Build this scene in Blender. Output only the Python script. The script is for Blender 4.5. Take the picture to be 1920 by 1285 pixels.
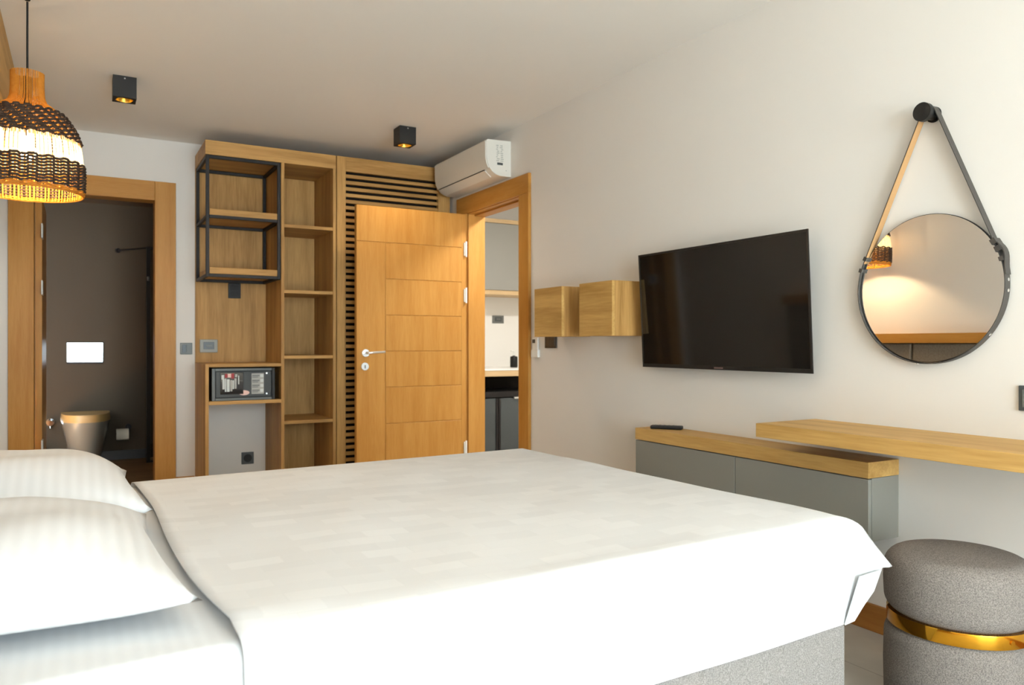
import bpy, bmesh, math, random
from mathutils import Vector, Matrix
random.seed(7)
for _o in list(bpy.data.objects):
    bpy.data.objects.remove(_o, do_unlink=True)
scene = bpy.context.scene
COL = scene.collection

# ---------------------------------------------------------------- camera
H = 2.55            # ceiling height
XR = 2.584          # right wall
XL = -0.50          # left wall
YB = 6.05           # back wall
YN = -3.20          # near wall (with the window)
CAM_H = 1.073
YAW = math.atan(810 / 1428.0)
cam_d = bpy.data.cameras.new('camera')
cam = bpy.data.objects.new('camera', cam_d)
COL.objects.link(cam)
cam.location = (0, 0, CAM_H)
cam.rotation_euler = (math.radians(90), 0, -YAW)
cam_d.sensor_width = 36.0
cam_d.lens = 36.0 * 1428 / 1920
cam_d.shift_y = 2.5 / 1920
cam_d.clip_start = 0.05
cam_d.dof.use_dof = True
cam_d.dof.focus_distance = 2.5
cam_d.dof.aperture_fstop = 5.0
scene.camera = cam

# ---------------------------------------------------------------- world, exposure
world = bpy.data.worlds.new('sky')
scene.world = world
world.use_nodes = True
bg = world.node_tree.nodes['Background']
bg.inputs['Color'].default_value = (0.75, 0.88, 1.0, 1)
bg.inputs['Strength'].default_value = 20.0
vs = scene.view_settings
vs.view_transform = 'Standard'
vs.look = 'None'
vs.gamma = 1.0
vs.use_curve_mapping = False
vs.exposure = 0.34
# sun, high outside the window: it only reaches the floor just inside the balcony door
sd = bpy.data.lights.new('sun', 'SUN')
sd.energy = 260; sd.angle = math.radians(1.5); sd.color = (1, .95, .88)
so_ = bpy.data.objects.new('sun', sd); COL.objects.link(so_)
so_.location = (1, -8, 8); so_.rotation_euler = (math.radians(27), 0, 0)
# daylight portal in the real window opening (guides sampling of the sky only)
pl = bpy.data.lights.new('window_daylight', 'AREA')
pl.shape = 'RECTANGLE'
pl.size = 2.40
pl.size_y = 2.40
pl.cycles.is_portal = True
po = bpy.data.objects.new('window_daylight', pl)
COL.objects.link(po)
po.location = (.775, YN - 0.19, 1.2)
po.rotation_euler = (math.radians(90), 0, 0)

# ---------------------------------------------------------------- materials
def srgb(r, g, b):
    def c(v):
        v /= 255.0
        return v / 12.92 if v <= 0.04045 else ((v + 0.055) / 1.055) ** 2.4
    return (c(r), c(g), c(b), 1.0)

def new_mat(name):
    m = bpy.data.materials.new(name)
    m.use_nodes = True
    return m, m.node_tree.nodes, m.node_tree.links, m.node_tree.nodes['Principled BSDF']

def plain(name, col, rough=0.5, metal=0.0, spec=0.5, noise=0.0, nscale=40, bump=0.0):
    m, n, l, p = new_mat(name)
    p.inputs['Base Color'].default_value = col
    p.inputs['Roughness'].default_value = rough
    p.inputs['Metallic'].default_value = metal
    p.inputs['Specular IOR Level'].default_value = spec
    tc = n.new('ShaderNodeTexCoord')
    nz = n.new('ShaderNodeTexNoise')
    nz.inputs['Scale'].default_value = nscale
    nz.inputs['Detail'].default_value = 4
    l.new(tc.outputs['Object'], nz.inputs['Vector'])
    if noise > 0:
        mx = n.new('ShaderNodeMix'); mx.data_type = 'RGBA'
        mx.inputs['A'].default_value = tuple(c * (1 - noise) for c in col[:3]) + (1,)
        mx.inputs['B'].default_value = tuple(min(1, c * (1 + noise)) for c in col[:3]) + (1,)
        l.new(nz.outputs['Fac'], mx.inputs['Factor'])
        l.new(mx.outputs['Result'], p.inputs['Base Color'])
    if bump > 0:
        b = n.new('ShaderNodeBump')
        b.inputs['Strength'].default_value = bump
        b.inputs['Distance'].default_value = 0.002
        l.new(nz.outputs['Fac'], b.inputs['Height'])
        l.new(b.outputs['Normal'], p.inputs['Normal'])
    return m

def wood(name, c_dark, c_light, axis='Z', rough=0.45, scale=16.0):
    m, n, l, p = new_mat(name)
    tc = n.new('ShaderNodeTexCoord')
    oi = n.new('ShaderNodeObjectInfo')
    mul = n.new('ShaderNodeMath'); mul.operation = 'MULTIPLY'; mul.inputs[1].default_value = 7.0
    l.new(oi.outputs['Random'], mul.inputs[0])
    add = n.new('ShaderNodeVectorMath'); add.operation = 'ADD'
    l.new(tc.outputs['Object'], add.inputs[0])
    l.new(mul.outputs[0], add.inputs[1])
    mp = n.new('ShaderNodeMapping')
    sc = [1.0, 1.0, 1.0]; sc['XYZ'.index(axis)] = 0.07
    mp.inputs['Scale'].default_value = sc
    l.new(add.outputs[0], mp.inputs['Vector'])
    n1 = n.new('ShaderNodeTexNoise'); n1.inputs['Scale'].default_value = scale
    n1.inputs['Detail'].default_value = 6; n1.inputs['Distortion'].default_value = 0.5
    n2 = n.new('ShaderNodeTexNoise'); n2.inputs['Scale'].default_value = scale * 9
    n2.inputs['Detail'].default_value = 3
    l.new(mp.outputs[0], n1.inputs['Vector']); l.new(mp.outputs[0], n2.inputs['Vector'])
    mix = n.new('ShaderNodeMath'); mix.operation = 'MULTIPLY_ADD'
    mix.inputs[1].default_value = 0.35; 
    l.new(n2.outputs['Fac'], mix.inputs[0]); 
    m2 = n.new('ShaderNodeMath'); m2.operation = 'MULTIPLY'; m2.inputs[1].default_value = 0.75
    l.new(n1.outputs['Fac'], m2.inputs[0]); l.new(m2.outputs[0], mix.inputs[2])
    rp = n.new('ShaderNodeValToRGB')
    rp.color_ramp.elements[0].position = 0.36; rp.color_ramp.elements[0].color = c_dark
    rp.color_ramp.elements[1].position = 0.72; rp.color_ramp.elements[1].color = c_light
    l.new(mix.outputs[0], rp.inputs['Fac'])
    l.new(rp.outputs['Color'], p.inputs['Base Color'])
    p.inputs['Roughness'].default_value = rough
    p.inputs['Specular IOR Level'].default_value = 0.22
    b = n.new('ShaderNodeBump'); b.inputs['Strength'].default_value = 0.08; b.inputs['Distance'].default_value = 0.001
    l.new(n2.outputs['Fac'], b.inputs['Height']); l.new(b.outputs['Normal'], p.inputs['Normal'])
    return m

def fabric(name, c1, c2, scale=260, bump=0.5, rough=0.95):
    m, n, l, p = new_mat(name)
    tc = n.new('ShaderNodeTexCoord')
    nz = n.new('ShaderNodeTexNoise'); nz.inputs['Scale'].default_value = scale; nz.inputs['Detail'].default_value = 3
    l.new(tc.outputs['Object'], nz.inputs['Vector'])
    rp = n.new('ShaderNodeValToRGB')
    rp.color_ramp.elements[0].position = 0.35; rp.color_ramp.elements[0].color = c1
    rp.color_ramp.elements[1].position = 0.65; rp.color_ramp.elements[1].color = c2
    l.new(nz.outputs['Fac'], rp.inputs['Fac']); l.new(rp.outputs['Color'], p.inputs['Base Color'])
    b = n.new('ShaderNodeBump'); b.inputs['Strength'].default_value = bump; b.inputs['Distance'].default_value = 0.002
    l.new(nz.outputs['Fac'], b.inputs['Height']); l.new(b.outputs['Normal'], p.inputs['Normal'])
    p.inputs['Roughness'].default_value = rough
    p.inputs['Specular IOR Level'].default_value = 0.2
    return m

def emit(name, col, strength):
    m, n, l, p = new_mat(name)
    p.inputs['Base Color'].default_value = col
    p.inputs['Emission Color'].default_value = col
    p.inputs['Emission Strength'].default_value = strength
    return m

def glassy(name, tint=(1, 1, 1, 1), gloss=0.10):
    m, n, l, p = new_mat(name)
    n.remove(p)
    out = n['Material Output']
    t = n.new('ShaderNodeBsdfTransparent'); t.inputs['Color'].default_value = tint
    g = n.new('ShaderNodeBsdfGlossy'); g.inputs['Roughness'].default_value = 0.02
    mx = n.new('ShaderNodeMixShader'); mx.inputs[0].default_value = gloss
    l.new(t.outputs[0], mx.inputs[1]); l.new(g.outputs[0], mx.inputs[2]); l.new(mx.outputs[0], out.inputs['Surface'])
    return m

def stripe_linen(name, col, axis, period, amount=0.05):
    """white satin-stripe cotton"""
    m, n, l, p = new_mat(name)
    tc = n.new('ShaderNodeTexCoord')
    w = n.new('ShaderNodeTexWave'); w.wave_type = 'BANDS'; w.bands_direction = axis
    w.inputs['Scale'].default_value = 1.0 / period * 0.314
    w.inputs['Distortion'].default_value = 0.3
    l.new(tc.outputs['Object'], w.inputs['Vector'])
    mx = n.new('ShaderNodeMix'); mx.data_type = 'RGBA'
    mx.inputs['A'].default_value = tuple(c * (1 - amount) for c in col[:3]) + (1,)
    mx.inputs['B'].default_value = col
    l.new(w.outputs['Fac'], mx.inputs['Factor']); l.new(mx.outputs['Result'], p.inputs['Base Color'])
    rr = n.new('ShaderNodeMapRange'); rr.inputs['To Min'].default_value = 0.55; rr.inputs['To Max'].default_value = 0.85
    l.new(w.outputs['Fac'], rr.inputs['Value']); l.new(rr.outputs['Result'], p.inputs['Roughness'])
    nz = n.new('ShaderNodeTexNoise'); nz.inputs['Scale'].default_value = 9; nz.inputs['Detail'].default_value = 5
    l.new(tc.outputs['Object'], nz.inputs['Vector'])
    b = n.new('ShaderNodeBump'); b.inputs['Strength'].default_value = 0.35; b.inputs['Distance'].default_value = 0.006
    l.new(nz.outputs['Fac'], b.inputs['Height']); l.new(b.outputs['Normal'], p.inputs['Normal'])
    p.inputs['Specular IOR Level'].default_value = 0.25
    return m

def jacquard(name, col):
    m, n, l, p = new_mat(name)
    tc = n.new('ShaderNodeTexCoord')
    mp = n.new('ShaderNodeMapping'); mp.inputs['Scale'].default_value = (10, 10, 10)
    l.new(tc.outputs['Object'], mp.inputs['Vector'])
    br = n.new('ShaderNodeTexBrick')
    br.inputs['Color1'].default_value = tuple(c * 0.92 for c in col[:3]) + (1,)
    br.inputs['Color2'].default_value = col
    br.inputs['Mortar'].default_value = tuple(c * 0.95 for c in col[:3]) + (1,)
    br.inputs['Mortar Size'].default_value = 0.03
    br.inputs['Mortar Smooth'].default_value = 1.0
    br.inputs['Bias'].default_value = 0.0
    br.inputs['Brick Width'].default_value = 1.1
    br.inputs['Row Height'].default_value = 0.55
    br.inputs['Scale'].default_value = 1.0
    l.new(mp.outputs[0], br.inputs['Vector'])
    l.new(br.outputs['Color'], p.inputs['Base Color'])
    nz = n.new('ShaderNodeTexNoise'); nz.inputs['Scale'].default_value = 5; nz.inputs['Detail'].default_value = 6
    l.new(tc.outputs['Object'], nz.inputs['Vector'])
    b = n.new('ShaderNodeBump'); b.inputs['Strength'].default_value = 0.14; b.inputs['Distance'].default_value = 0.01
    l.new(nz.outputs['Fac'], b.inputs['Height']); l.new(b.outputs['Normal'], p.inputs['Normal'])
    p.inputs['Roughness'].default_value = 0.8
    p.inputs['Specular IOR Level'].default_value = 0.2
    return m

def tiles(name, c1, c2, grout, w, hgt):
    m, n, l, p = new_mat(name)
    tc = n.new('ShaderNodeTexCoord')
    br = n.new('ShaderNodeTexBrick')
    br.offset = 0.0
    br.inputs['Color1'].default_value = c1; br.inputs['Color2'].default_value = c2
    br.inputs['Mortar'].default_value = grout
    br.inputs['Mortar Size'].default_value = 0.003
    br.inputs['Brick Width'].default_value = w; br.inputs['Row Height'].default_value = hgt
    br.inputs['Scale'].default_value = 1.0
    l.new(tc.outputs['Object'], br.inputs['Vector'])
    nz = n.new('ShaderNodeTexNoise'); nz.inputs['Scale'].default_value = 6; nz.inputs['Detail'].default_value = 8
    l.new(tc.outputs['Object'], nz.inputs['Vector'])
    mx = n.new('ShaderNodeMix'); mx.data_type = 'RGBA'; mx.blend_type = 'MULTIPLY'
    mx.inputs['Factor'].default_value = 0.35
    l.new(br.outputs['Color'], mx.inputs['A']); l.new(nz.outputs['Fac'], mx.inputs['B'])
    l.new(mx.outputs['Result'], p.inputs['Base Color'])
    p.inputs['Roughness'].default_value = 0.45
    return m

M = {}
M['wall'] = plain('wall_paint', srgb(228, 222, 214), 0.9, spec=0.2, noise=0.015, nscale=3, bump=0.02)
M['ceiling'] = plain('ceiling_paint', srgb(238, 233, 226), 0.92, spec=0.2, noise=0.012, nscale=2)
M['floor'] = tiles('floor_stone', srgb(208, 201, 190), srgb(212, 205, 194), srgb(180, 172, 162), 0.6, 0.6)
M['door_v'] = wood('honey_veneer_upright', srgb(172, 117, 48), srgb(190, 138, 68), 'Z', 0.42, 20)
M['door_h'] = wood('honey_veneer_level', srgb(172, 117, 48), srgb(190, 138, 68), 'X', 0.42, 20)
M['door_hy'] = wood('honey_veneer_head', srgb(172, 117, 48), srgb(190, 138, 68), 'Y', 0.42, 20)
M['oak_pale'] = wood('pale_oak', srgb(196, 164, 118), srgb(218, 190, 148), 'X', 0.5, 11)
M['skirting'] = wood('brown_skirting', srgb(150, 98, 44), srgb(170, 116, 58), 'Y', 0.45, 14)
M['oak_v'] = wood('oak_upright', srgb(148, 108, 56), srgb(198, 154, 92), 'Z', 0.5, 11)
M['oak_x'] = wood('oak_level', srgb(148, 108, 56), srgb(198, 154, 92), 'X', 0.5, 11)
M['oak_y'] = wood('oak_long', srgb(168, 128, 68), srgb(210, 170, 104), 'Y', 0.5, 11)
M['black_metal'] = plain('black_metal', srgb(32, 28, 27), 0.55, 0.0, 0.3)
M['black_plastic'] = plain('black_plastic', srgb(24, 23, 22), 0.5, 0, 0.35)
M['gap_shade'] = plain('painted_gap_shade', srgb(30, 24, 18), 0.9)  # dark brown painted where gaps and recesses lie in shade
M['grey_plate'] = plain('grey_plate', srgb(104, 106, 102), 0.4)
M['grey_insert'] = plain('grey_insert', srgb(74, 78, 78), 0.35)
M['charcoal_plate'] = plain('charcoal_plate', srgb(62, 56, 48), 0.4)
M['white_plastic'] = plain('white_plastic', srgb(232, 232, 226), 0.35)
M['ac_white'] = plain('appliance_white', srgb(226, 222, 212), 0.35)
M['chrome'] = plain('chrome', (0.85, 0.85, 0.85, 1), 0.08, 1.0)
M['steel'] = plain('brushed_steel', (0.72, 0.72, 0.70, 1), 0.28, 1.0)
M['gold'] = plain('polished_brass', srgb(196, 142, 42), 0.10, 1.0)
M['brass_inner'] = plain('brass_reflector', srgb(214, 170, 70), 0.3, 1.0)
M['grey_lacquer'] = plain('grey_lacquer', srgb(136, 133, 124), 0.5)
M['screen'] = plain('screen_glass', (0.008, 0.007, 0.006, 1), 0.06, 0, 0.5)
M['bezel'] = plain('screen_bezel', (0.012, 0.011, 0.010, 1), 0.3)
M['mirror'] = plain('mirror_silver', (0.86, 0.85, 0.82, 1), 0.0, 1.0)
M['leather_black'] = plain('black_leather', srgb(62, 58, 54), 0.55, noise=0.1, nscale=120, bump=0.2)
M['leather_tan'] = plain('tan_suede', srgb(178, 138, 92), 0.85, noise=0.08, nscale=90)
M['grey_fabric'] = fabric('grey_tweed', srgb(96, 90, 85), srgb(134, 127, 121), 330)
M['base_fabric'] = fabric('grey_base_fabric', srgb(112, 108, 104), srgb(150, 145, 141), 330)
M['head_fabric'] = fabric('taupe_velvet', srgb(112, 102, 90), srgb(128, 118, 104), 90, 0.2)
M['linen_y'] = stripe_linen('white_sheet_stripe', (0.70, 0.70, 0.70, 1), 'X', 0.022)
M['linen_x'] = stripe_linen('white_pillow_stripe', (0.72, 0.713, 0.705, 1), 'X', 0.026, 0.07)
M['coverlet'] = jacquard('white_jacquard', (0.72, 0.715, 0.71, 1))
M['bath_wall'] = plain('bathroom_render', srgb(62, 49, 32), 0.8, noise=0.06, nscale=4)
M['bath_floor'] = wood('bathroom_floor_wood', srgb(120, 92, 58), srgb(150, 118, 80), 'X', 0.5, 10)
M['dark_skirt'] = plain('dark_skirting', srgb(40, 36, 32), 0.5)
M['ceramic'] = plain('grey_ceramic', srgb(140, 130, 115), 0.2)
M['lid_tan'] = plain('tan_lid', srgb(190, 152, 94), 0.4)
M['paper'] = plain('paper', srgb(236, 226, 204), 0.9)
M['clear'] = glassy('clear_glass', (0.96, 0.98, 0.97, 1), 0.08)
M['white_wall'] = plain('white_wall', srgb(236, 234, 228), 0.7)
M['white_top'] = plain('white_quartz', srgb(240, 238, 232), 0.3)
M['cab_grey'] = plain('kitchen_grey', srgb(150, 148, 140), 0.5)
M['tinted_glass'] = plain('tinted_fridge_glass', (0.10, 0.115, 0.12, 1), 0.06, 0.7)
M['black_gloss'] = plain('black_glass', (0.012, 0.012, 0.014, 1), 0.05, 0, 0.6)
M['white_frame'] = plain('window_frame', srgb(70, 68, 66), 0.4)
M['raffia'] = None
def raffia_mat(name, c1, c2, trans):
    m, n, l, p = new_mat(name)
    n.remove(p)
    out = n['Material Output']
    tc = n.new('ShaderNodeTexCoord')
    nz = n.new('ShaderNodeTexNoise'); nz.inputs['Scale'].default_value = 60; nz.inputs['Detail'].default_value = 4
    l.new(tc.outputs['Object'], nz.inputs['Vector'])
    mx = n.new('ShaderNodeMix'); mx.data_type = 'RGBA'
    mx.inputs['A'].default_value = c1; mx.inputs['B'].default_value = c2
    l.new(nz.outputs['Fac'], mx.inputs['Factor'])
    d = n.new('ShaderNodeBsdfDiffuse'); t = n.new('ShaderNodeBsdfTranslucent')
    l.new(mx.outputs['Result'], d.inputs['Color']); l.new(mx.outputs['Result'], t.inputs['Color'])
    ms = n.new('ShaderNodeMixShader'); ms.inputs[0].default_value = trans
    l.new(d.outputs[0], ms.inputs[1]); l.new(t.outputs[0], ms.inputs[2]); l.new(ms.outputs[0], out.inputs['Surface'])
    return m
M['raffia'] = raffia_mat('natural_raffia', srgb(176, 104, 34), srgb(214, 148, 64), 0.16)
M['raffia_pale'] = raffia_mat('pale_raffia', srgb(232, 200, 140), srgb(250, 230, 184), 0.5)
M['rope_dark'] = raffia_mat('charcoal_rope', srgb(50, 40, 34), srgb(84, 70, 60), 0.03)

# ---------------------------------------------------------------- helpers
WLOC = {}
def tag(o, label=None, cat=None, group=None, kind=None):
    if label: o['label'] = label
    if cat: o['category'] = cat
    if group: o['group'] = group
    if kind: o['kind'] = kind
    return o

def thing(name, label, cat, loc, group=None, kind=None):
    o = bpy.data.objects.new(name, None)
    o.empty_display_size = 0.05
    COL.objects.link(o)
    o.location = loc
    WLOC[o.name] = Vector(loc)
    return tag(o, label, cat, group, kind)

def mesh_obj(name, verts, faces, mat, parent=None, smooth=False, origin=None):
    """verts in world coordinates; the object's origin goes to its centre"""
    vs_ = [Vector(v) for v in verts]
    if origin is None:
        lo = Vector((min(v[i] for v in vs_) for i in range(3))); hi = Vector((max(v[i] for v in vs_) for i in range(3)))
        c = (lo + hi) / 2
    else:
        c = Vector(origin)
    me = bpy.data.meshes.new(name)
    me.from_pydata([tuple(v - c) for v in vs_], [], faces)
    me.validate()
    bm = bmesh.new(); bm.from_mesh(me)
    bmesh.ops.recalc_face_normals(bm, faces=bm.faces)
    bm.to_mesh(me); bm.free()
    mats = mat if isinstance(mat, (list, tuple)) else [mat]
    for m in mats:
        me.materials.append(m)
    if smooth:
        for p in me.polygons: p.use_smooth = True
    o = bpy.data.objects.new(name, me)
    COL.objects.link(o)
    if parent is not None:
        o.parent = parent
        o.location = c - WLOC[parent.name]
    else:
        o.location = c
    WLOC[o.name] = c
    return o

def auto_smooth(o, deg=40):
    me = o.data
    bm = bmesh.new(); bm.from_mesh(me)
    for f in bm.faces: f.smooth = True
    for e in bm.edges:
        if len(e.link_faces) == 2:
            e.smooth = e.calc_face_angle(0) < math.radians(deg)
    bm.to_mesh(me); bm.free()
    return o

def box(name, lo, hi, mat, parent=None, bev=0.0, seg=2):
    lo = Vector(lo); hi = Vector(hi)
    c = (lo + hi) / 2; s = hi - lo
    bm = bmesh.new()
    bmesh.ops.create_cube(bm, size=1.0)
    for v in bm.verts:
        v.co = Vector((v.co.x * s.x, v.co.y * s.y, v.co.z * s.z))
    if bev > 0:
        bmesh.ops.bevel(bm, geom=list(bm.edges), offset=min(bev, min(s) * 0.45), segments=seg, affect='EDGES', profile=0.6)
    me = bpy.data.meshes.new(name)
    bm.to_mesh(me); bm.free()
    me.materials.append(mat)
    o = bpy.data.objects.new(name, me)
    COL.objects.link(o)
    if parent is not None:
        o.parent = parent; o.location = c - WLOC[parent.name]
    else:
        o.location = c
    WLOC[o.name] = c
    if bev >= .008:
        for p in me.polygons: p.use_smooth = True
        wn = o.modifiers.new('weighted_normals', 'WEIGHTED_NORMAL'); wn.keep_sharp = False
    return o

def prism(name, poly, axis, a0, a1, mat, parent=None, smooth=False):
    """poly: 2D points in the two other axes (in xyz order), extruded along axis from a0 to a1"""
    def p3(p, a):
        if axis == 'X': return (a, p[0], p[1])
        if axis == 'Y': return (p[0], a, p[1])
        return (p[0], p[1], a)
    n = len(poly)
    v = [p3(p, a0) for p in poly] + [p3(p, a1) for p in poly]
    f = [list(range(n))[::-1], list(range(n, 2 * n))]
    for i in range(n):
        j = (i + 1) % n
        f.append([i, j, n + j, n + i])
    o = mesh_obj(name, v, f, mat, parent)
    if smooth: auto_smooth(o, 35)
    return o

def lathe_data(profile, centre, segs=48, close=True):
    v, f = [], []
    cx, cy, cz = centre
    n = len(profile)
    for i in range(segs):
        a = 2 * math.pi * i / segs
        for r, z in profile:
            v.append((cx + r * math.cos(a), cy + r * math.sin(a), cz + z))
    for i in range(segs):
        j = (i + 1) % segs
        for k in range(n - 1):
            f.append([i * n + k, j * n + k, j * n + k + 1, i * n + k + 1])
    return v, f

def lathe(name, profile, centre, mat, parent=None, segs=48, deg=40):
    v, f = lathe_data(profile, centre, segs)
    o = mesh_obj(name, v, f, mat, parent)
    bm = bmesh.new(); bm.from_mesh(o.data)
    bmesh.ops.remove_doubles(bm, verts=bm.verts, dist=1e-6)
    bmesh.ops.recalc_face_normals(bm, faces=bm.faces)
    bm.to_mesh(o.data); bm.free()
    return auto_smooth(o, deg)

def tube_data(pts, r, segs=8, closed=False):
    pts = [Vector(p) for p in pts]
    n = len(pts)
    v, f = [], []
    up = Vector((0, 0, 1))
    for i, p in enumerate(pts):
        if closed:
            t = (pts[(i + 1) % n] - pts[i - 1]).normalized()
        else:
            t = (pts[min(i + 1, n - 1)] - pts[max(i - 1, 0)]).normalized()
        a = up if abs(t.dot(up)) < 0.95 else Vector((1, 0, 0))
        s = t.cross(a).normalized(); b = s.cross(t).normalized()
        rr = r[i] if isinstance(r, (list, tuple)) else r
        for k in range(segs):
            an = 2 * math.pi * k / segs
            v.append(tuple(p + s * rr * math.cos(an) + b * rr * math.sin(an)))
    m = n if closed else n - 1
    for i in range(m):
        j = (i + 1) % n
        for k in range(segs):
            l = (k + 1) % segs
            f.append([i * segs + k, i * segs + l, j * segs + l, j * segs + k])
    if not closed:
        f.append(list(range(segs))[::-1]); f.append([(n - 1) * segs + k for k in range(segs)])
    return v, f

def tube(name, pts, r, mat, parent=None, segs=8, closed=False):
    v, f = tube_data(pts, r, segs, closed)
    o = mesh_obj(name, v, f, mat, parent)
    return auto_smooth(o, 50)

def cyl(name, p0, p1, r, mat, parent=None, segs=24):
    return tube(name, [p0, p1], r, mat, parent, segs)

def join_data(items):
    V, F = [], []
    for v, f in items:
        o = len(V); V += v; F += [[i + o for i in q] for q in f]
    return V, F

def struct(o, label=None, cat=None):
    o['kind'] = 'structure'
    if label: o['label'] = label
    if cat: o['category'] = cat
    return o

# ================================================================ ROOM SHELL
DN, DF, DZ = 4.424, 5.245, 2.065            # entrance opening in the right wall
struct(prism('wall_right', [(YN, 0), (DN, 0), (DN, DZ + .02), (DF, DZ + .02), (DF, 0), (YB + .12, 0), (YB + .12, H), (YN, H)], 'X', XR, XR + .137, M['wall']),
       'greige painted wall carrying the television and round mirror', 'wall')
BX0, BX1, BZ = -0.290, 0.488, 2.125
struct(prism('wall_back', [(XL, 0), (BX0, 0), (BX0, BZ), (BX1, BZ), (BX1, 0), (XR, 0), (XR, H), (XL, H)], 'Y', YB, YB + .12, M['wall']),
       'greige painted wall around the bathroom doorway behind the shelving', 'wall')
struct(box('wall_left', (XL - .12, YN, 0), (XL, YB + .12, H), M['wall']), 'greige wall behind the headboard', 'wall')
WX0, WX1, WZ = -0.40, 1.95, 2.40
struct(prism('wall_front', [(XL, 0), (WX0, 0), (WX0, WZ), (WX1, WZ), (WX1, 0), (XR, 0), (XR, H), (XL, H)], 'Y', YN - .2, YN, M['wall']),
       'greige wall around the large window opposite the doors', 'wall')
struct(box('floor', (XL - .12, YN - .2, -.1), (XR + .137, YB + .12, 0), M['floor']), 'grey stone floor beside the bed', 'floor')
struct(box('ceiling', (XL - .12, YN - .2, H), (XR + .137, YB + .12, H + .1), M['ceiling']), 'warm off-white plain ceiling', 'ceiling')
# window (behind the camera): frame, mullion and two panes
w = struct(thing('window_1', 'tall two-pane glazed balcony door in the near wall', 'window', (.775, YN - .1, 0)))
for a, b in ((WX0, WX0 + .06), (.75, .81), (WX1 - .06, WX1)):
    box('window_post', (a, YN - .13, 0.06), (b, YN - .07, WZ - .06), M['white_frame'], w, .004)
box('window_sill', (WX0, YN - .13, 0), (WX1, YN - .07, .06), M['white_frame'], w, .004)
box('window_head', (WX0, YN - .13, WZ - .06), (WX1, YN - .07, WZ), M['white_frame'], w, .004)
for a, b in ((WX0 + .06, .75), (.81, WX1 - .06)):
    box('window_pane', (a, YN - .104, .06), (b, YN - .096, WZ - .06), M['clear'], w)
# skirting
struct(box('baseboard_right', (XR - .016, YN, 0), (XR, DN - .125, .10), M['skirting'], None, .003), 'honey wood skirting board under the desk', 'baseboard')
struct(box('baseboard_left', (XL, YN, 0), (XL + .016, YB, .10), M['skirting'], None, .003), 'honey wood skirting board below the headboard', 'baseboard')
struct(box('baseboard_back', (.61, YB - .016, 0), (.735, YB, .10), M['door_h'], None, .003), 'short honey wood skirting between doorway and shelving', 'baseboard')
# wooden soffit along the left wall, under the ceiling
struct(box('trim_3', (XL, .2, 2.19), (-.305, YB, H), M['oak_y'], None, .004), 'wooden soffit box along the ceiling above the headboard', 'trim')

# ---------------- entrance door frame (right wall)
t = struct(thing('trim_1', 'honey wood frame of the open entrance door', 'door frame', (XR, 4.83, 0)))
CW = .125
box('casing', (XR - .022, DN - CW, 0), (XR, DN + .005, DZ + .005), M['door_v'], t, .003)
box('casing', (XR - .022, DF - .005, 0), (XR, DF + .155, DZ + .005), M['door_v'], t, .003)
box('casing_head', (XR - .022, DN - CW, DZ + .005), (XR, DF + .155, DZ + .135), M['door_hy'], t, .003)
box('jamb', (XR - .002, DN, 0), (XR + .139, DN + .02, DZ), M['door_v'], t)
box('jamb', (XR - .002, DF - .02, 0), (XR + .139, DF, DZ), M['door_v'], t)
box('jamb_head', (XR - .002, DN, DZ), (XR + .139, DF, DZ + .02), M['door_hy'], t)
box('door_stop', (XR + .05, DN + .02, 0), (XR + .139, DN + .035, DZ - .01), M['door_v'], t)
box('door_stop', (XR + .05, DN + .02, DZ - .012), (XR + .139, DF - .02, DZ), M['door_hy'], t)

# ---------------- entrance door leaf, opened against the wardrobe
LX0, LX1, LY = 1.692, 2.548, 5.200
d = struct(thing('door_1', 'open honey wood door with grooved panels in front of the wardrobe', 'door', ((LX0 + LX1) / 2, LY + .02, 0)))
box('core', (LX0, LY + .004, .008), (LX1, LY + .042, 2.056), M['door_v'], d)
gz = [1.800, 1.539, 1.279, 1.019, .761, .499]
g = .0035
EX = LX1 - .038
VX = 1.905
box('panel', (LX0, LY, gz[0] + g), (EX, LY + .006, 2.056), M['door_v'], d, .0012, 1)
box('panel', (LX0, LY, .008), (VX - g, LY + .006, gz[0] - g), M['door_v'], d, .0012, 1)
lv = gz + [.004]
for k in range(6):
    box('panel', (VX + g, LY, lv[k + 1] + g), (EX, LY + .006, lv[k] - g), M['door_v'], d, .0012, 1)
box('edge_strip', (EX, LY, .008), (LX1, LY + .006, 2.056), M['door_v'], d, .0008, 1)
for z in (1.79, 1.44, .28):
    hg = box('hinge', (LX1 - .018, LY - .008, z - .05), (LX1 + .006, LY + .004, z + .05), M['white_plastic'], d, .004)
    cyl('hinge_pin', (LX1 - .003, LY - .009, z - .058), (LX1 - .003, LY - .009, z + .058), .007, M['white_plastic'], hg, 12)
hd = cyl('handle', (1.757, LY, 1.008), (1.757, LY - .010, 1.008), .027, M['steel'], d)
tube('lever', [(1.757, LY - .008, 1.008), (1.757, LY - .045, 1.008), (1.768, LY - .052, 1.009), (1.80, LY - .052, 1.012), (1.885, LY - .050, 1.016)], .0085, M['steel'], hd, 12)
kr = cyl('keyhole_plate', (1.752, LY, .913), (1.752, LY - .009, .913), .027, M['steel'], d)
box('keyhole', (1.749, LY - .0105, .899), (1.755, LY - .0085, .923), M['black_plastic'], kr)

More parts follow.
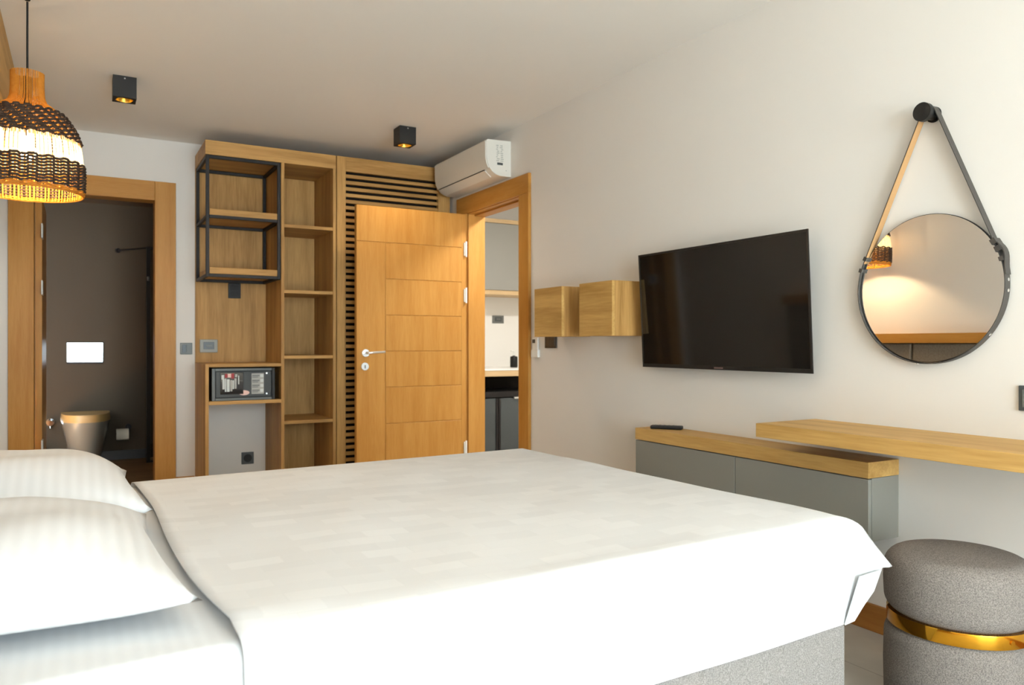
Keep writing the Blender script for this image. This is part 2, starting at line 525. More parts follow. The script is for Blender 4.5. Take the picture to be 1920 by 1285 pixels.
# ---------------- bathroom door frame
t = struct(thing('trim_2', 'honey wood frame around the dark bathroom doorway', 'door frame', (.1, YB, 0)))
box('casing', (BX0 - .125, YB - .022, 0), (BX0 + .02, YB, BZ - .02), M['door_v'], t, .003)
box('casing', (BX1 - .02, YB - .022, 0), (BX1 + .12, YB, 2.243), M['door_v'], t, .003)
box('casing_head', (BX0 - .125, YB - .022, BZ - .02), (BX1 - .0205, YB, 2.243), M['door_h'], t, .003)
box('jamb', (BX0, YB - .002, 0), (BX0 + .02, YB + .122, BZ - .02), M['door_v'], t)
box('jamb', (BX1 - .02, YB - .002, 0), (BX1, YB + .122, BZ - .02), M['door_v'], t)
box('jamb_head', (BX0, YB - .002, BZ - .02), (BX1, YB + .122, BZ), M['door_h'], t)
d2 = struct(thing('door_2', 'bathroom door swung inwards at the edge of the doorway', 'door', (-.27, 6.5, 0)))
box('leaf', (-.268, YB + .13, .008), (-.228, YB + .88, 2.09), M['door_v'], d2, .002)
for z in (1.85, 1.46, .36):
    box('hinge', (-.232, YB + .075, z - .05), (-.222, YB + .19, z + .05), M['white_plastic'], d2, .004)

# ================================================================ WARDROBE WALL
YF = 5.516
u = thing('shelving_unit', 'built-in oak shelving unit with tall open bays beside the bathroom doorway', 'shelves', (1.19, 5.78, 0))
WX = .739
TH = .022
box('fascia', (WX, YF, 2.362), (1.640, YB - .002, 2.460), M['oak_x'], u, .002)
box('back_panel', (WX, YB - .02, .936), (1.243, YB - .002, 2.361), M['oak_v'], u)
box('back_panel', (1.266, YB - .02, .07), (1.617, YB - .002, 2.361), M['oak_v'], u)
box('divider', (1.2435, YF, 0), (1.2655, YB - .002, 2.3615), M['oak_v'], u, .001)
box('side_panel', (1.6175, YF, 0), (1.640, YB - .002, 2.3615), M['oak_v'], u, .001)
for z in (1.905, 1.435, .966, .499):
    box('shelf', (1.266, YF + .004, z), (1.617, YB - .021, z + .023), M['oak_x'], u, .001)
box('plinth_shelf', (1.266, YF + .004, .05), (1.617, YB - .021, .07), M['oak_x'], u, .001)
box('safe_side', (WX, YF, 0), (WX + TH, YB - .002, .935), M['oak_v'], u, .001)
box('safe_top', (WX + TH + .0005, YF, .913), (1.243, YB - .021, .935), M['oak_x'], u, .001)
box('safe_shelf', (WX + TH + .0005, YF, .655), (1.243, YB - .002, .679), M['oak_x'], u, .001)

# black steel rack with two boards
r = thing('steel_rack', 'black steel tube rack with two oak boards hanging in the shelving', 'rack', (.99, 5.77, 1.53))
FX0, FX1, FY0, FY1, FZ0, FZ1 = WX + .004, 1.240, YF + .002, YB - .022, 1.530, 2.3600
s = .022
for (x, y) in ((FX0, FY0), (FX1 - s, FY0), (FX0, FY1 - s), (FX1 - s, FY1 - s)):
    box('post', (x, y, FZ0), (x + s, y + s, FZ1), M['black_metal'], r, .002, 1)
for z, n_ in ((FZ0, 'rail'), (1.932, 'rail'), (FZ1 - s, 'rail')):
    for y in (FY0, FY1 - s):
        box(n_, (FX0 + s, y + .001, z), (FX1 - s, y + s - .001, z + s), M['black_metal'], r, .002, 1)
    for x in (FX0, FX1 - s):
        box(n_, (x + .001, FY0 + s, z), (x + s - .001, FY1 - s, z + s), M['black_metal'], r, .002, 1)
for z in (1.573, 1.973):
    box('board', (FX0 + s + .001, FY0 + .001, z - .021), (FX1 - s - .001, FY1 - .001, z + .023), M['oak_x'], r, .002, 1)

# louvred wardrobe
lw = thing('louvred_wardrobe', 'oak wardrobe with horizontal slatted front behind the open door', 'wardrobe', (2.08, 5.78, 0))
PX0, PX1, PT = 1.646, 2.560, 2.460
SX0, SX1, ST = 1.712, 2.458, 2.352
box('stile', (PX0, YF - .003, 0), (SX0, YF + .03, PT), M['oak_v'], lw, .002)
box('stile', (SX1, YF - .003, 0), (PX1, YF + .03, PT), M['oak_v'], lw, .002)
box('top_rail', (SX0, YF - .003, ST), (SX1, YF + .03, PT), M['oak_x'], lw, .002)
box('carcass_side', (PX0, YF + .031, 0), (PX0 + .02, YB - .002, PT), M['oak_v'], lw)
box('carcass_side', (PX1 - .02, YF + .031, 0), (PX1, YB - .002, PT), M['oak_v'], lw)
box('carcass_top', (PX0 + .02, YF + .031, PT - .02), (PX1 - .02, YB - .002, PT), M['oak_x'], lw)
box('slat_shade_board', (PX0 + .02, YF + .12, .0), (PX1 - .02, YF + .13, PT - .02), M['gap_shade'], lw)  # added dark board, paints the unlit wardrobe interior seen between the slats
pitch = .0468
first = None
k = 0
z = ST - .021
while z > .06:
    if first is None:
        first = box('slat', (SX0 + .0005, YF + .002, z - .026), (SX1 - .0005, YF + .024, z), M['oak_x'], lw, .002, 1)
    else:
        c = first.copy(); COL.objects.link(c); c.parent = lw
        c.location = first.location + Vector((0, 0, z - (ST - .021)))
    z -= pitch
box('bottom_rail', (SX0, YF - .003, 0), (SX1, YF + .03, .055), M['oak_x'], lw, .002)

# hotel safe
sf = thing('hotel_safe', 'black electronic safe with stickers on the oak shelf', 'safe', (1.0, 5.75, .679))
SA, SB, SZ0, SZ1, SY = .783, 1.205, .680, .903, 5.536
box('body', (SA, SY + .012, SZ0), (SB, SY + .36, SZ1), M['black_plastic'], sf, .004)
fr = plain('safe_grey', srgb(92, 96, 94), 0.45)
fm = plain('safe_dark', srgb(52, 54, 52), 0.5)
box('frame', (SA, SY, SZ0), (SA + .022, SY + .012, SZ1), fr, sf, .002, 1)
box('frame', (SB - .022, SY, SZ0), (SB, SY + .012, SZ1), M['black_plastic'], sf, .002, 1)
box('frame', (SA + .022, SY, SZ1 - .018), (SB - .022, SY + .012, SZ1), fr, sf, .002, 1)
box('frame', (SA + .022, SY, SZ0), (SB - .022, SY + .012, SZ0 + .018), fr, sf, .002, 1)
dr = box('door', (SA + .026, SY + .004, SZ0 + .022), (SB - .026, SY + .013, SZ1 - .022), fm, sf, .002, 1)
white_p = plain('print_white', srgb(206, 210, 206), 0.6)
red_p = plain('print_red', srgb(150, 40, 46), 0.6)
pink_p = plain('print_pink', srgb(226, 188, 178), 0.6)
grey_p = plain('print_grey', srgb(170, 168, 162), 0.6)
kp = box('keypad', (.838, SY - .001, .724), (.990, SY + .006, .874), M['black_gloss'], sf, .002, 1)
# printed hands/keys graphic on the keypad sticker
for i, (x0, x1, z0, z1, mm) in enumerate([(.846, .862, .828, .858, white_p), (.852, .866, .760, .830, white_p), (.868, .876, .742, .832, white_p),
        (.880, .898, .742, .828, white_p), (.902, .916, .745, .822, grey_p), (.918, .926, .760, .820, white_p), (.930, .944, .762, .834, grey_p), (.955, .961, .792, .852, white_p),
        (.868, .884, .838, .866, red_p), (.886, .908, .840, .866, pink_p), (.910, .928, .832, .868, red_p), (.934, .948, .842, .862, grey_p)]):
    box('keypad_print', (x0, SY - .0022, z0), (x1, SY - .0008, z1), mm, kp)
v, f = [], []
for i in range(28):
    a = 2 * math.pi * i / 28
    v.append((.995 + .036 * math.cos(a), SY + .001, .732 + .017 * math.sin(a)))
for i in range(28):
    v.append((v[i][0], SY + .0042, v[i][2]))
f = [list(range(28)), list(range(28, 56))] + [[i, (i + 1) % 28, 28 + (i + 1) % 28, 28 + i] for i in range(28)]
mesh_obj('oval_sticker', v, f, pink_p, sf)
ps = box('instruction_sticker', (1.045, SY + .001, .722), (1.128, SY + .0042, .866), grey_p, sf)
for i in range(4):
    zc = .850 - i * .0345
    box('sticker_print', (1.104, SY - .0002, zc - .012), (1.125, SY + .0012, zc + .010), white_p, ps)
    box('sticker_print', (1.049, SY - .0002, zc - .003), (1.098, SY + .0012, zc + .004), fr, ps)
    box('sticker_print', (1.049, SY - .0002, zc - .013), (1.090, SY + .0012, zc - .008), fr, ps)
cyl('screw', (1.148, SY + .0045, .866), (1.148, SY + .001, .866), .006, M['steel'], sf, 12)
cyl('screw', (1.148, SY + .0045, .722), (1.148, SY + .001, .722), .006, M['steel'], sf, 12)

# ---------------- sockets and switches on the back wall
def plate(name, label, cat, x0, x1, z0, z1, y, depth, m_plate, m_in, kind, bev=.004):
    t_ = thing(name, label, cat, ((x0 + x1) / 2, y, z0))
    box('plate', (x0, y - depth, z0), (x1, y, z1), m_plate, t_, bev)
    xm, zm = (x0 + x1) / 2, (z0 + z1) / 2
    w_, h_ = x1 - x0, z1 - z0
    if kind == 'rocker2':
        box('rocker', (x0 + w_ * .14, y - depth - .004, zm + .003), (x1 - w_ * .14, y - depth + .002, z1 - h_ * .12), m_in, t_, .002)
        box('rocker', (x0 + w_ * .14, y - depth - .004, z0 + h_ * .12), (x1 - w_ * .14, y - depth + .002, zm - .003), m_in, t_, .002)
    elif kind == 'card':
        box('insert', (x0 + w_ * .2, y - depth - .003, z0 + h_ * .26), (x1 - w_ * .2, y - depth + .002, z1 - h_ * .2), m_in, t_, .003)
        box('card_slot', (x0 + w_ * .34, y - depth - .005, zm - h_ * .06), (x1 - w_ * .3, y - depth, zm + h_ * .12), M['grey_plate'], t_, .002)
    elif kind == 'socket':
        rr = min(w_, h_) * .33
        cyl('socket_well', (xm, y - depth + .002, zm), (xm, y - depth - .003, zm), rr, m_in, t_, 28)
        for sx in (-.35, .35):
            cyl('socket_hole', (xm + sx * rr, y - depth - .0028, zm), (xm + sx * rr, y - depth - .0042, zm), rr * .13, M['black_plastic'], t_, 10)
    elif kind == 'thermostat':
        box('rocker', (x0 + w_ * .16, y - depth - .004, z0 + h_ * .16), (xm - .002, y - depth + .002, z1 - h_ * .16), m_in, t_, .002)
        box('rocker', (xm + .002, y - depth - .004, z0 + h_ * .16), (x1 - w_ * .16, y - depth + .002, z1 - h_ * .16), M['grey_plate'], t_, .002)
    return t_
plate('wall_switch', 'black double rocker switch on the oak panel below the steel rack', 'switch', .968, 1.058, 1.416, 1.530, YB - .02, .008, M['black_plastic'], M['black_metal'], 'rocker2')
plate('card_switch', 'grey rounded key-card holder on the oak panel above the safe', 'card switch', .768, .893, 1.008, 1.106, YB - .0205, .010, plain('card_holder', srgb(146, 144, 132), .4), M['grey_insert'], 'card', .02)
plate('light_switch', 'grey square switch on the wall strip beside the bathroom doorway', 'switch', .637, .720, .996, 1.080, YB, .009, M['grey_plate'], M['grey_insert'], 'thermostat')
plate('wall_socket', 'grey square socket low on the wall below the safe', 'socket', 1.066, 1.157, .156, .248, YB, .009, M['grey_insert'], M['black_plastic'], 'socket')

# ================================================================ AIR CONDITIONER
AY0, AY1 = 4.570, 5.425
ac = thing('air_conditioner', 'white split air conditioner on the wall above the entrance door', 'air conditioner', (XR - .1, 5.0, 2.22))
prof = [(XR - .001, 2.222), (XR - .001, 2.468)]
xf = 2.392
prof += [(xf + .010, 2.462), (xf, 2.450), (xf + .003, 2.34), (xf + .009, 2.305), (xf + .024, 2.272), (xf + .046, 2.246), (xf + .075, 2.230), (xf + .105, 2.222)]
prism('body', prof, 'Y', AY0 + .012, AY1 - .012, M['ac_white'], ac, True)
def scaled(prof, k):
    cx, cz = XR - .001, 2.345
    return [(cx + (x - cx) * k if x < XR - .01 else x, cz + (z - cz) * k) for x, z in prof]
prism('end_cap', prof, 'Y', AY0, AY0 + .0115, M['ac_white'], ac)
prism('end_cap', prof, 'Y', AY1 - .0115, AY1, M['ac_white'], ac)
# front panel, proud of the body
fp = [(xf + .0005, 2.452), (xf - .006, 2.448), (xf - .004, 2.34), (xf + .003, 2.302), (xf + .019, 2.268), (xf + .025, 2.273), (xf + .009, 2.306), (xf + .0035, 2.342)]
prism('front_panel', fp, 'Y', AY0 + .006, AY1 - .006, M['ac_white'], ac, True)
# outlet slot and vane
va = [(xf + .021, 2.262), (xf + .026, 2.266), (xf + .074, 2.226), (xf + .072, 2.220)]
prism('vane', va, 'Y', AY0 + .07, AY1 - .03, M['ac_white'], ac)
box('vane_gap_shade', (xf + .018, AY0 + .07, 2.2615), (xf + .028, AY1 - .03, 2.2665), M['gap_shade'], ac)  # solid dark strip in place of the shade inside the slot
# faint printing on the end cap
lab = plain('label_grey', srgb(176, 176, 166), .6)
rnd = random.Random(3)
for i in range(9):
    zz = 2.425 - i * .013
    for q in range(2):
        x0 = 2.470 + q * .03 + rnd.uniform(-.004, .006)
        box('end_print', (x0, AY0 - .0008, zz), (x0 + rnd.uniform(.010, .024), AY0 + .0004, zz + .006), lab, ac)
box('end_print', (2.476, AY0 - .0008, 2.296), (2.520, AY0 + .0004, 2.312), M['grey_insert'], ac)
cyl('end_screw', (2.546, AY0 + .001, 2.262), (2.546, AY0 - .001, 2.262), .004, lab, ac, 10)

# ================================================================ CEILING SPOTS
def spot(x, y, label, power=20):
    a, hh = .0585, .118
    s_ = thing('ceiling_spotlight', label, 'spotlight', (x, y, H - hh), 'square black ceiling spotlights')
    # hollow square housing
    bm = bmesh.new()
    V = []; F = []
    n = 24
    zt, zb = H - .001, H - hh
    sq = [(-a, -a), (a, -a), (a, a), (-a, a)]
    V += [(x + p[0], y + p[1], zt) for p in sq]           # 0-3
    V += [(x + p[0], y + p[1], zb) for p in sq]           # 4-7
    F += [[0, 1, 2, 3]] + [[i, (i + 1) % 4, 4 + (i + 1) % 4, 4 + i] for i in range(4)]
    ri = .046
    base = len(V)
    for i in range(n):
        an = 2 * math.pi * (i / n) - math.pi * .75
        V.append((x + ri * math.cos(an), y + ri * math.sin(an), zb))
    for c in range(4):
        st = c * n // 4
        for i in range(n // 4):
            F.append([4 + c, base + st + i, base + (st + i + 1) % n])
        F.append([4 + c, base + (st + n // 4) % n, 4 + (c + 1) % 4])
    b2 = len(V)
    for i in range(n):
        an = 2 * math.pi * (i / n) - math.pi * .75
        V.append((x + ri * math.cos(an), y + ri * math.sin(an), zb + .016))
    for i in range(n):
        j = (i + 1) % n
        F.append([base + i, base + j, b2 + j, b2 + i])
    bm.free()
    mesh_obj('housing', V, F, M['black_plastic'], s_)
    lathe('reflector', [(.0455, .0005), (.0445, .014), (.034, .034), (.02, .046), (.0001, .048)], (x, y, zb), M['brass_inner'], s_, 24)
    lathe('bulb', [(.0001, .030), (.014, .032), (.016, .040), (.012, .046)], (x, y, zb), emit('spot_bulb_glow', (1, .78, .42, 1), 1.2), s_, 16)
    cyl('fixing_screw', (x, y - a + .001, H - .014), (x, y - a - .0015, H - .014), .004, M['steel'], s_, 10)
    ld = bpy.data.lights.new('spotlight_beam', 'SPOT')
    ld.energy = power; ld.color = (1, .85, .66); ld.spot_size = math.radians(150); ld.spot_blend = 1.0; ld.shadow_soft_size = .04
    lo_ = bpy.data.objects.new('spotlight_beam', ld); COL.objects.link(lo_)
    lo_.parent = s_; lo_.location = (0, 0, -.004)
spot(.215, 4.76, 'square black ceiling spotlight above the bathroom doorway')
spot(1.935, 4.90, 'square black ceiling spotlight near the air conditioner')
spot(.215, 1.60, 'added unseen fill spotlight on the ceiling over the head of the bed', 9)  # this and the next are added out of view, as fill over the bed
spot(1.10, 1.60, 'added unseen fill spotlight on the ceiling over the foot of the bed', 9)  # second added fill spotlight, also out of view

# ================================================================ PENDANT LAMP
LXc, LYc = -.195, 3.84
lp = thing('pendant_lamp', 'woven raffia pendant lamp with charcoal bands hanging on a cord', 'lamp', (LXc, LYc, 1.686))
cyl('cord', (LXc, LYc, 2.20), (LXc, LYc, H - .02), .0042, M['black_plastic'], lp, 8)
lathe('ceiling_cup', [(.0001, -.014), (.010, -.014), (.012, -.010), (.012, -.001), (.0001, -.001)], (LXc, LYc, H), M['black_plastic'], lp, 24)
PROF = [(1.714, .208), (1.74, .210), (1.80, .2115), (1.86, .210), (1.905, .206), (1.945, .198), (1.985, .183), (2.02, .163), (2.05, .140), (2.075, .112), (2.092, .084), (2.108, .066), (2.15, .062), (2.19, .0615), (2.228, .062)]
def rad(z):
    if z <= PROF[0][0]: return PROF[0][1]
    for (z0, r0), (z1, r1) in zip(PROF, PROF[1:]):
        if z <= z1:
            return r0 + (r1 - r0) * (z - z0) / (z1 - z0)
    return PROF[-1][1]
NS = 84
def strands(z0, z1, steps, wdeg, inset=0.0, jitter=0.0, seed=1):
    rn = random.Random(seed)
    V, F = [], []
    for i in range(NS):
        a0 = 2 * math.pi * i / NS + rn.uniform(-jitter, jitter)
        base = len(V)
        wd = math.radians(wdeg) * rn.uniform(.8, 1.1)
        for k in range(steps + 1):
            zz = z0 + (z1 - z0) * k / steps
            rr = rad(zz) - inset
            for da, dr in ((-wd, -.0015), (0, .0012), (wd, -.0015)):
                V.append((LXc + (rr + dr) * math.cos(a0 + da), LYc + (rr + dr) * math.sin(a0 + da), zz))
        for k in range(steps):
            b = base + k * 3
            F += [[b, b + 1, b + 4, b + 3], [b + 1, b + 2, b + 5, b + 4]]
    return V, F
def weave(z0, z1, rows, tr, amp, mat, name, parent, twill=False, seed=2):
    rn = random.Random(seed)
    items = []
    n = NS * 2
    for q in range(rows):
        zz = z0 + (z1 - z0) * (q + .5) / rows
        pts = []
        for i in range(n):
            a = 2 * math.pi * i / n
            if twill:
                ph = ((i // 2 + q) % 4 < 2)
            else:
                ph = ((i // 4) % 2 == 0)
            zo = (0.0022 if ph else -0.0022) + rn.uniform(-.0012, .0012)
            rr = rad(zz) + amp * (1 if ph else -1) + rn.uniform(-.001, .001)
            pts.append((LXc + rr * math.cos(a), LYc + rr * math.sin(a), zz + zo))
        items.append(tube_data(pts, tr, 5, True))
    V, F = join_data(items)
    o = mesh_obj(name, V, F, mat, parent, True)
    o['kind'] = 'stuff'
    return o
V, F = strands(2.060, 2.228, 8, 1.7, 0, .012, 1)
o = mesh_obj('raffia_neck', V, F, M['raffia'], lp, True); o['kind'] = 'stuff'
V, F = strands(1.925, 2.075, 6, 1.0, .006, .01, 2)
o = mesh_obj('shoulder_strands', V, F, M['raffia'], lp, True); o['kind'] = 'stuff'
weave(1.938, 2.062, 10, .0056, .0045, M['rope_dark'], 'charcoal_weave', lp, True, 5)
V, F = strands(1.838, 1.945, 4, 2.0, .002, .008, 3)
o = mesh_obj('raffia_band', V, F, M['raffia_pale'], lp, True); o['kind'] = 'stuff'
V, F = strands(1.716, 1.84, 4, 1.1, .007, .01, 4)
o = mesh_obj('skirt_strands', V, F, M['raffia'], lp, True); o['kind'] = 'stuff'
weave(1.732, 1.848, 9, .0056, .0042, M['rope_dark'], 'charcoal_weave', lp, False, 6)
weave(1.718, 1.732, 2, .0040, .003, M['raffia'], 'raffia_weave', lp, True, 7)
ring = [(LXc + .209 * math.cos(2 * math.pi * i / 64), LYc + .209 * math.sin(2 * math.pi * i / 64), 1.716) for i in range(64)]
tube('rim', ring, .0045, M['raffia'], lp, 6, True)
lathe('bulb', [(.0001, -.045), (.018, -.042), (.030, -.028), (.033, -.01), (.028, .012), (.016, .034), (.014, .06), (.0001, .06)], (LXc, LYc, 1.90), emit('bulb_glow', (1, .80, .50, 1), 22.0), lp, 20)
cyl('bulb_holder', (LXc, LYc, 1.955), (LXc, LYc, 2.21), .018, M['black_plastic'], lp, 14)
pd = bpy.data.lights.new('pendant_light', 'POINT')
pd.energy = 18; pd.color = (1, .76, .46); pd.shadow_soft_size = .034
po2 = bpy.data.objects.new('pendant_light', pd); COL.objects.link(po2)
po2.parent = lp; po2.location = (0, 0, 1.84 - 1.686)

# ================================================================ RIGHT WALL: TV
tv = thing('television', 'wall-mounted flat black television beside the oak boxes', 'television', (XR - .05, 2.54, .95))
ty0, ty1, tz0, tz1 = 2.026, 3.068, .955, 1.525
tilt = .030
def tvx(zv, d):          # face x at height z
    return 2.512 - tilt * (zv - tz0) / (tz1 - tz0) + d
def tv_slab(name, y0, y1, z0, z1, d0, d1, mat):
    V = []
    for zz in (z0, z1):
        for d_ in (d0, d1):
            for yy in (y0, y1):
                V.append((tvx(zz, d_), yy, zz))
    F = [[0, 1, 3, 2], [4, 5, 7, 6], [0, 1, 5, 4], [2, 3, 7, 6], [0, 2, 6, 4], [1, 3, 7, 5]]
    return mesh_obj(name, V, F, mat, tv)
tv_slab('back_shell', ty0 + .025, ty1 - .004, tz0 + .004, tz1 - .004, .006, .016, M['black_plastic'])
tv_slab('back_housing', ty0 + .15, ty1 - .15, tz0 + .002, tz0 + .33, .0165, .046, M['black_plastic'])
tv_slab('screen', ty0 + .010, ty1 - .010, tz0 + .018, tz1 - .010, .0015, .005, M['screen'])
for (a0, a1, b0, b1) in ((ty0, ty0 + .010, tz0, tz1), (ty1 - .010, ty1, tz0, tz1), (ty0 + .010, ty1 - .010, tz1 - .010, tz1), (ty0 + .010, ty1 - .010, tz0, tz0 + .018)):
    tv_slab('bezel', a0, a1, b0, b1, 0, .0058, M['bezel'])
tv_slab('logo_mark', 2.508, 2.562, tz0 + .005, tz0 + .012, -.0012, 0.0001, plain('logo_grey', srgb(120, 96, 90), .4))
box('wall_bracket', (2.525, 2.40, 1.10), (XR - .001, 2.68, 1.40), M['black_metal'], tv)

# ---------------- two oak wall boxes
def wall_box(y0, y1, label):
    b_ = thing('wall_box', label, 'wall box', (XR - .1, (y0 + y1) / 2, 1.115), 'oak cube boxes on the wall beside the television')
    x0 = XR - .2; z0, z1 = 1.115, 1.402; tk = .018
    box('front', (x0, y0, z0), (x0 + tk, y1, z1), M['oak_y'], b_, .0012, 1)
    box('side', (x0 + tk, y0, z0), (XR - .0005, y0 + tk, z1), M['oak_v'], b_, .0008, 1)
    box('side', (x0 + tk, y1 - tk, z0), (XR - .0005, y1, z1), M['oak_v'], b_, .0008, 1)
    box('top', (x0 + tk, y0 + tk, z1 - tk), (XR - .0005, y1 - tk, z1), M['oak_y'], b_, .0008, 1)
    box('bottom', (x0 + tk, y0 + tk, z0), (XR - .0005, y1 - tk, z0 + tk), M['oak_y'], b_, .0008, 1)
wall_box(3.630, 3.929, 'oak cube box on the wall next to the door frame')
wall_box(3.158, 3.455, 'oak cube box on the wall next to the television')

# switch plate and remote holder below the boxes
def wplate(name, label, cat, y0, y1, z0, z1, mp_, mi_):
    t_ = thing(name, label, cat, (XR, (y0 + y1) / 2, z0))
    box('plate', (XR - .009, y0, z0), (XR, y1, z1), mp_, t_, .003)
    ym = (y0 + y1) / 2
    box('rocker', (XR - .013, y0 + .012, z0 + .012), (XR - .008, ym - .001, z1 - .012), mi_, t_, .002)
    box('rocker', (XR - .013, ym + .001, z0 + .012), (XR - .008, y1 - .012, z1 - .012), mi_, t_, .002)
    return t_
wplate('wall_switch', 'dark square switch plate under the oak box beside the door', 'switch', 3.985, 4.118, 1.046, 1.128, M['charcoal_plate'], M['charcoal_plate'])
wplate('wall_switch', 'grey switch plate on the wall above the desk below the mirror', 'switch', 1.205, 1.302, .862, .942, M['grey_insert'], M['grey_plate'])
rh = thing('remote_holder', 'white air conditioner remote in its wall holder beside the door frame', 'remote control', (XR, 4.23, .985))
box('holder', (XR - .020, 4.186, .985), (XR, 4.272, 1.035), M['white_plastic'], rh, .005)
rm = box('remote', (XR - .016, 4.196, .992), (XR - .002, 4.262, 1.112), M['white_plastic'], rh, .005)
box('display', (XR - .0172, 4.222, 1.078), (XR - .0155, 4.256, 1.102), M['grey_insert'], rm)

# ================================================================ MIRROR ON STRAP
mr = thing('round_mirror', 'round mirror hung by a dark leather strap from a wall peg', 'mirror', (XR, 1.595, 1.00))
MY, MZ, MR = 1.590, 1.266, .258
PY, PZ, PR = 1.580, 1.872, .022
def disc(name, x0, x1, rr, mat, n=96, tilt_=0.0):
    V = []
    for xx in (x0, x1):
        for i in range(n):
            a = 2 * math.pi * i / n
            V.append((xx + tilt_ * rr * math.sin(a), MY + rr * math.cos(a), MZ + rr * math.sin(a)))
    F = [list(range(n)), list(range(n, 2 * n))] + [[i, (i + 1) % n, n + (i + 1) % n, n + i] for i in range(n)]
    o = mesh_obj(name, V, F, mat, mr)
    return auto_smooth(o, 40)
TL = .0063
disc('backing', XR - .020, XR - .012, MR, M['black_plastic'], 96)
disc('glass', XR - .0235, XR - .0203, MR - .002, M['mirror'], 96, TL)
# strap centre line: peg over, down the tangents, round the rim
dy, dz_ = PY - MY, PZ - MZ
dist = math.hypot(dy, dz_)
base = math.atan2(dz_, dy)
al = math.acos((MR + .002 - PR) / dist)
path = []
a0, a1 = base - al, base + al          # small-y side is angle < base
# over the peg from a0 to a1
for k in range(9):
    a = a0 + (a1 - a0) * k / 8
    path.append((PY + PR * math.cos(a), PZ + PR * math.sin(a)))
peg_n = 9
p_end = path[-1]
t1 = (MY + (MR + .002) * math.cos(a1), MZ + (MR + .002) * math.sin(a1))
for k in range(1, 10):
    q = k / 10
    path.append((p_end[0] + (t1[0] - p_end[0]) * q, p_end[1] + (t1[1] - p_end[1]) * q))
tot = 2 * math.pi - 2 * al
for k in range(73):
    a = a1 + tot * k / 72
    path.append((MY + (MR + .002) * math.cos(a), MZ + (MR + .002) * math.sin(a)))
t0 = path[-1]; p0 = path[0]
for k in range(1, 10):
    q = k / 10
    path.append((t0[0] + (p0[0] - t0[0]) * q, t0[1] + (p0[1] - t0[1]) * q))
def strap_strip(name, off0, off1, xa, xb, mat, pts=None, closed=True):
    P = pts or path
    n = len(P)
    V, F = [], []
    for i in range(n):
        pa = P[i - 1] if (closed or i > 0) else P[i]
        pb = P[(i + 1) % n] if (closed or i < n - 1) else P[i]
        ty, tz = pb[0] - pa[0], pb[1] - pa[1]
        L = math.hypot(ty, tz) or 1
        ny, nz = tz / L, -ty / L         # outward (path runs anticlockwise in y-z)
        for o_ in (off0, off1):
            for xx in (xa, xb):
                V.append((xx, P[i][0] + ny * o_, P[i][1] + nz * o_))
    m = n if closed else n - 1
    for i in range(m):
        j = (i + 1) % n
        a, b = i * 4, j * 4
        F += [[a, a + 1, b + 1, b], [a + 2, a + 3, b + 3, b + 2], [a, a + 2, b + 2, b], [a + 1, a + 3, b + 3, b + 1]]
    if not closed:
        F += [[0, 1, 3, 2], [(n - 1) * 4 + q for q in (0, 1, 3, 2)]]
    return auto_smooth(mesh_obj(name, V, F, mat, mr), 30)
strap_strip('strap', .0004, .0030, XR - .036, XR - .006, M['leather_black'])
strap_strip('strap_lining', -.0012, .0002, XR - .0355, XR - .0065, M['leather_tan'], path[-10:] + [path[0]], False)
# peg
cyl('peg', (XR, PY, PZ - .002), (XR - .055, PY, PZ - .002), .020, M['black_plastic'], mr, 28)
lathe_v = []
cyl('peg_head', (XR - .052, PY, PZ - .002), (XR - .072, PY, PZ - .002), .032, M['black_plastic'], mr, 32)
cyl('peg_base', (XR, PY, PZ - .002), (XR - .006, PY, PZ - .002), .027, M['black_plastic'], mr, 28)
# keepers, buckle tongue and rivets on the strap
def on_rim(deg, extra=0.0):
    a = math.radians(180 - deg)
    return (MY + (MR + .002 + extra) * math.cos(a), MZ + (MR + .002 + extra) * math.sin(a))
def keeper(name, deg, half, o0, o1, mat, xa=XR - .039, xb=XR - .003):
    pts = [on_rim(deg - (q - .5) * 2 * half) for q in (0, .25, .5, .75, 1)]
    return strap_strip(name, o0, o1, xa, xb, mat, pts, False)
keeper('keeper', 31, 2.0, -.004, .013, M['leather_black'])
keeper('keeper', 25, 2.0, -.004, .015, M['leather_black'])
keeper('keeper', 17.5, 1.5, -.004, .010, M['leather_black'])
keeper('keeper', 152, 1.6, -.004, .009, M['leather_black'])
keeper('keeper', 162, 1.6, -.004, .009, M['leather_black'])
# loose strap end bulging away from the rim
pts = []
for k in range(13):
    q = k / 12
    dg = 36 - 30 * q
    bul = .004 + .012 * math.sin(math.pi * min(1, q * 1.15)) ** 2
    pts.append(on_rim(dg, bul))
strap_strip('strap_end', 0, .003, XR - .035, XR - .007, M['leather_black'], pts, False)
for dg in (2.5, -5):
    y_, z_ = on_rim(dg, .003)
    y2, z2 = on_rim(dg, .0062)
    cyl('rivet', (XR - .021, y_, z_), (XR - .021, y2, z2), .0055, M['chrome'], mr, 14)
y_, z_ = on_rim(-38, .003); y2, z2 = on_rim(-38, .0055)
cyl('rivet', (XR - .021, y_, z_), (XR - .021, y2, z2), .005, M['chrome'], mr, 14)
y_, z_ = on_rim(-98, .003); y2, z2 = on_rim(-98, .0055)
cyl('rivet', (XR - .021, y_, z_), (XR - .021, y2, z2), .004, M['chrome'], mr, 14)

